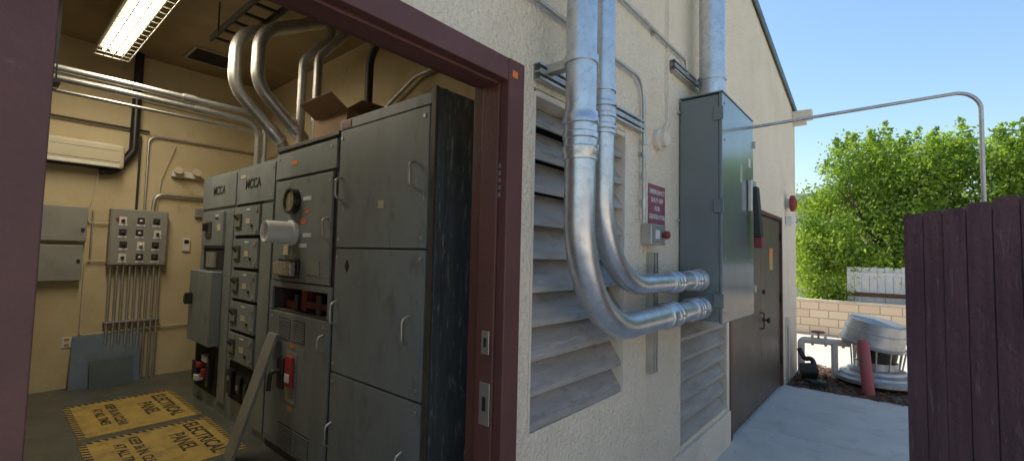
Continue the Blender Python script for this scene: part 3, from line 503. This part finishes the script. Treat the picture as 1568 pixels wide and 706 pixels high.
bpipe=E('insulated_pipe'); tube('pipe',[(XW+.1,1.15,ZC),(XW+.1,1.15,2.75),(XW+.08,1.0,2.48),(XW+.08,.86,2.46)],.045,black,bpipe,R=.14); tube('thin',[(XW+.05,1.22,2.95),(XW+.05,1.22,1.6)],.012,blackm,bpipe); tube('top_conduit',[(XW+.05,-2,3.02),(XW+.05,1.3,3.02)],.014,blackm,bpipe)
cp=E('control_panel'); box('enclosure',XW,XW+.13,.98,1.53,1.37,2.04,panelgrey,cp,.008); box('door',XW+.132,XW+.145,.99,1.52,1.38,2.03,panelgrey,cp,.006)
px=XW+.145
for r_ in range(4):
    for c_ in range(3):
        y=1.10+c_*.16+random.uniform(-.012,.012); z=1.90-r_*.145
        box('switch_plate',px,px+.004,y-.035,y+.035,z-.03,z+.045,blackm if (r_+c_)%3 else white,cp); lathe('switch',[(.018,0),(.018,.02),(.008,.025),(.008,.04)],(px+.004,y,z),(1,0,0),black if c_!=1 else galvd,cp,12)
        box('legend',px,px+.003,y-.04,y+.04,z-.055,z-.037,whitep,cp)
cyl('pilot_red',(px,1.04,1.92),(px+.03,1.04,1.92),.014,red,cp)
vc=E('vertical_conduits')
for i in range(9): tube('conduit',[(XW+.06+.01*(i%2),1.02+i*.058,1.37),(XW+.06+.01*(i%2),1.02+i*.058,.0)],.015,galvd,vc)
boxes('straps',[(XW,XW+.09,.99,1.52,.7,.72)],galvd,vc)
j1=E('junction_box'); box('box',XW,XW+.1,.38,.79,1.64,2.03,panelgrey,j1,.006); box('cover',XW+.1,XW+.108,.385,.785,1.645,2.025,panelgrey,j1,.003); box('latch',XW+.108,XW+.115,.74,.77,1.75,1.79,black,j1)
j2=E('junction_box'); box('box',XW,XW+.1,.36,.77,1.2,1.6,panelgrey,j2,.006); box('cover',XW+.1,XW+.108,.365,.765,1.205,1.595,panelgrey,j2,.003); box('latch',XW+.108,XW+.115,.72,.75,1.4,1.44,black,j2)
wc=E('wall_conduits'); tube('a',[(XW+.04,1.30,2.04),(XW+.04,1.30,2.98),(XW+.04,2.65,2.98)],.013,galvd,wc,R=.1); tube('b',[(XW+.05,1.38,2.04),(XW+.05,1.40,2.26),(XW+.05,1.95,2.26),(XW+.05,2.2,2.2)],.02,galvd,wc,R=.1)
tube('c',[(XW+.03,.86,2.46),(XW+.03,.80,1.86),(XW+.03,.98,1.86)],.008,cream,wc,R=.03); tube('d',[(XW+.03,.98,1.42),(XW+.03,.80,1.42),(XW+.03,.80,.58),(XW+.03,1.9,.62)],.009,cream,wc,R=.03); tube('e',[(XW+.03,.84,2.0),(XW+.03,.84,1.42)],.009,galvd,wc)
tube('f',[(XW+.03,1.58,2.9),(XW+.03,1.45,2.45),(XW+.03,1.42,2.04)],.006,cream,wc,R=.1); tube('g',[(XW+.03,1.2,3.4),(XW+.03,2.66,3.36)],.01,cream,wc)
el_=E('emergency_light'); box('battery_box',XW,XW+.08,1.55,1.85,2.50,2.58,white,el_,.01)
for yy in (1.6,1.8): lathe('lamp_head',[(.02,0),(.045,.03),(.05,.06)],(XW+.09,yy,2.56),(.8,0,.3),cream,el_,20)
th=E('thermostat'); box('body',XW,XW+.03,1.72,1.80,1.55,1.72,white,th,.006); box('display',XW+.03,XW+.033,1.735,1.785,1.65,1.7,black,th)
bb=E('small_junction_box'); box('body',XW,XW+.06,1.83,1.93,2.0,2.12,galvd,bb,.005)
ol=E('wall_outlet'); box('plate',XW,XW+.01,.66,.74,.45,.57,white,ol,.003); boxes('sockets',[(XW+.01,XW+.013,.68,.72,.465,.495),(XW+.01,XW+.013,.68,.72,.525,.555)],cardb,ol)
pl=E('leaning_steel_plate'); hexa('plate',[(XW+.14,.72,0),(XW+.16,.72,0),(XW+.16,1.34,0),(XW+.14,1.34,0),(XW+.02,.74,.57),(XW+.04,.74,.57),(XW+.04,1.34,.57),(XW+.02,1.34,.57)],bluegrey,pl,.003)
pl2=E('leaning_steel_plate'); hexa('plate',[(XW+.24,.88,0),(XW+.25,.88,0),(XW+.25,1.26,0),(XW+.24,1.26,0),(XW+.165,.88,.31),(XW+.175,.88,.31),(XW+.175,1.26,.31),(XW+.165,1.26,.31)],mat('dark_plate',(.09,.125,.13)),pl2,.003)
def fmat(x0,x1,y0,y1,z):
    g=E('electrical_panel_floor_sign'); box('sheet',x0,x1,y0,y1,.001,z,yellow,g)
    cx_=(x0+x1)/2; h=y1-y0
    text('title','ELECTRICAL\nPANEL',.155,(cx_,y1-h*.27,z+.001),(1,0,0),(0,1,0),inkm,g,space=.95,bold=.003)
    text('note','KEEP 36 IN. CLEAR\nAT ALL TIMES',.095,(cx_,y0+h*.3,z+.001),(1,0,0),(0,1,0),inkm,g,space=1.1,bold=.002)
    V=[];Fc=[];n=16
    for i in range(n):
        xx=x0+(x1-x0)*i/n; w_=(x1-x0)/n*.5; k=len(V); V+=[(xx,y0+.0,z+.001),(xx+w_,y0,z+.001),(xx+w_*1.9,y0+.05,z+.001),(xx+w_*.9,y0+.05,z+.001)]; Fc.append((k,k+1,k+2,k+3))
        k=len(V); V+=[(xx,y1-.05,z+.001),(xx+w_,y1-.05,z+.001),(xx+w_*1.9,y1,z+.001),(xx+w_*.9,y1,z+.001)]; Fc.append((k,k+1,k+2,k+3))
        yy=y0+.05+(y1-y0-.1)*i/n; w2=(y1-y0-.1)/n*.5; k=len(V); V+=[(x0,yy,z+.001),(x0+.05,yy+w2*.9,z+.001),(x0+.05,yy+w2*1.9,z+.001),(x0,yy+w2,z+.001)]; Fc.append((k,k+1,k+2,k+3))
    me=bpy.data.meshes.new('hazard_stripes'); me.from_pydata(V,[],Fc); addm('hazard_stripes',me,inkm,g)
fmat(-4.95,-3.85,.62,1.50,.004); fmat(-3.72,-2.72,.60,1.50,.005)
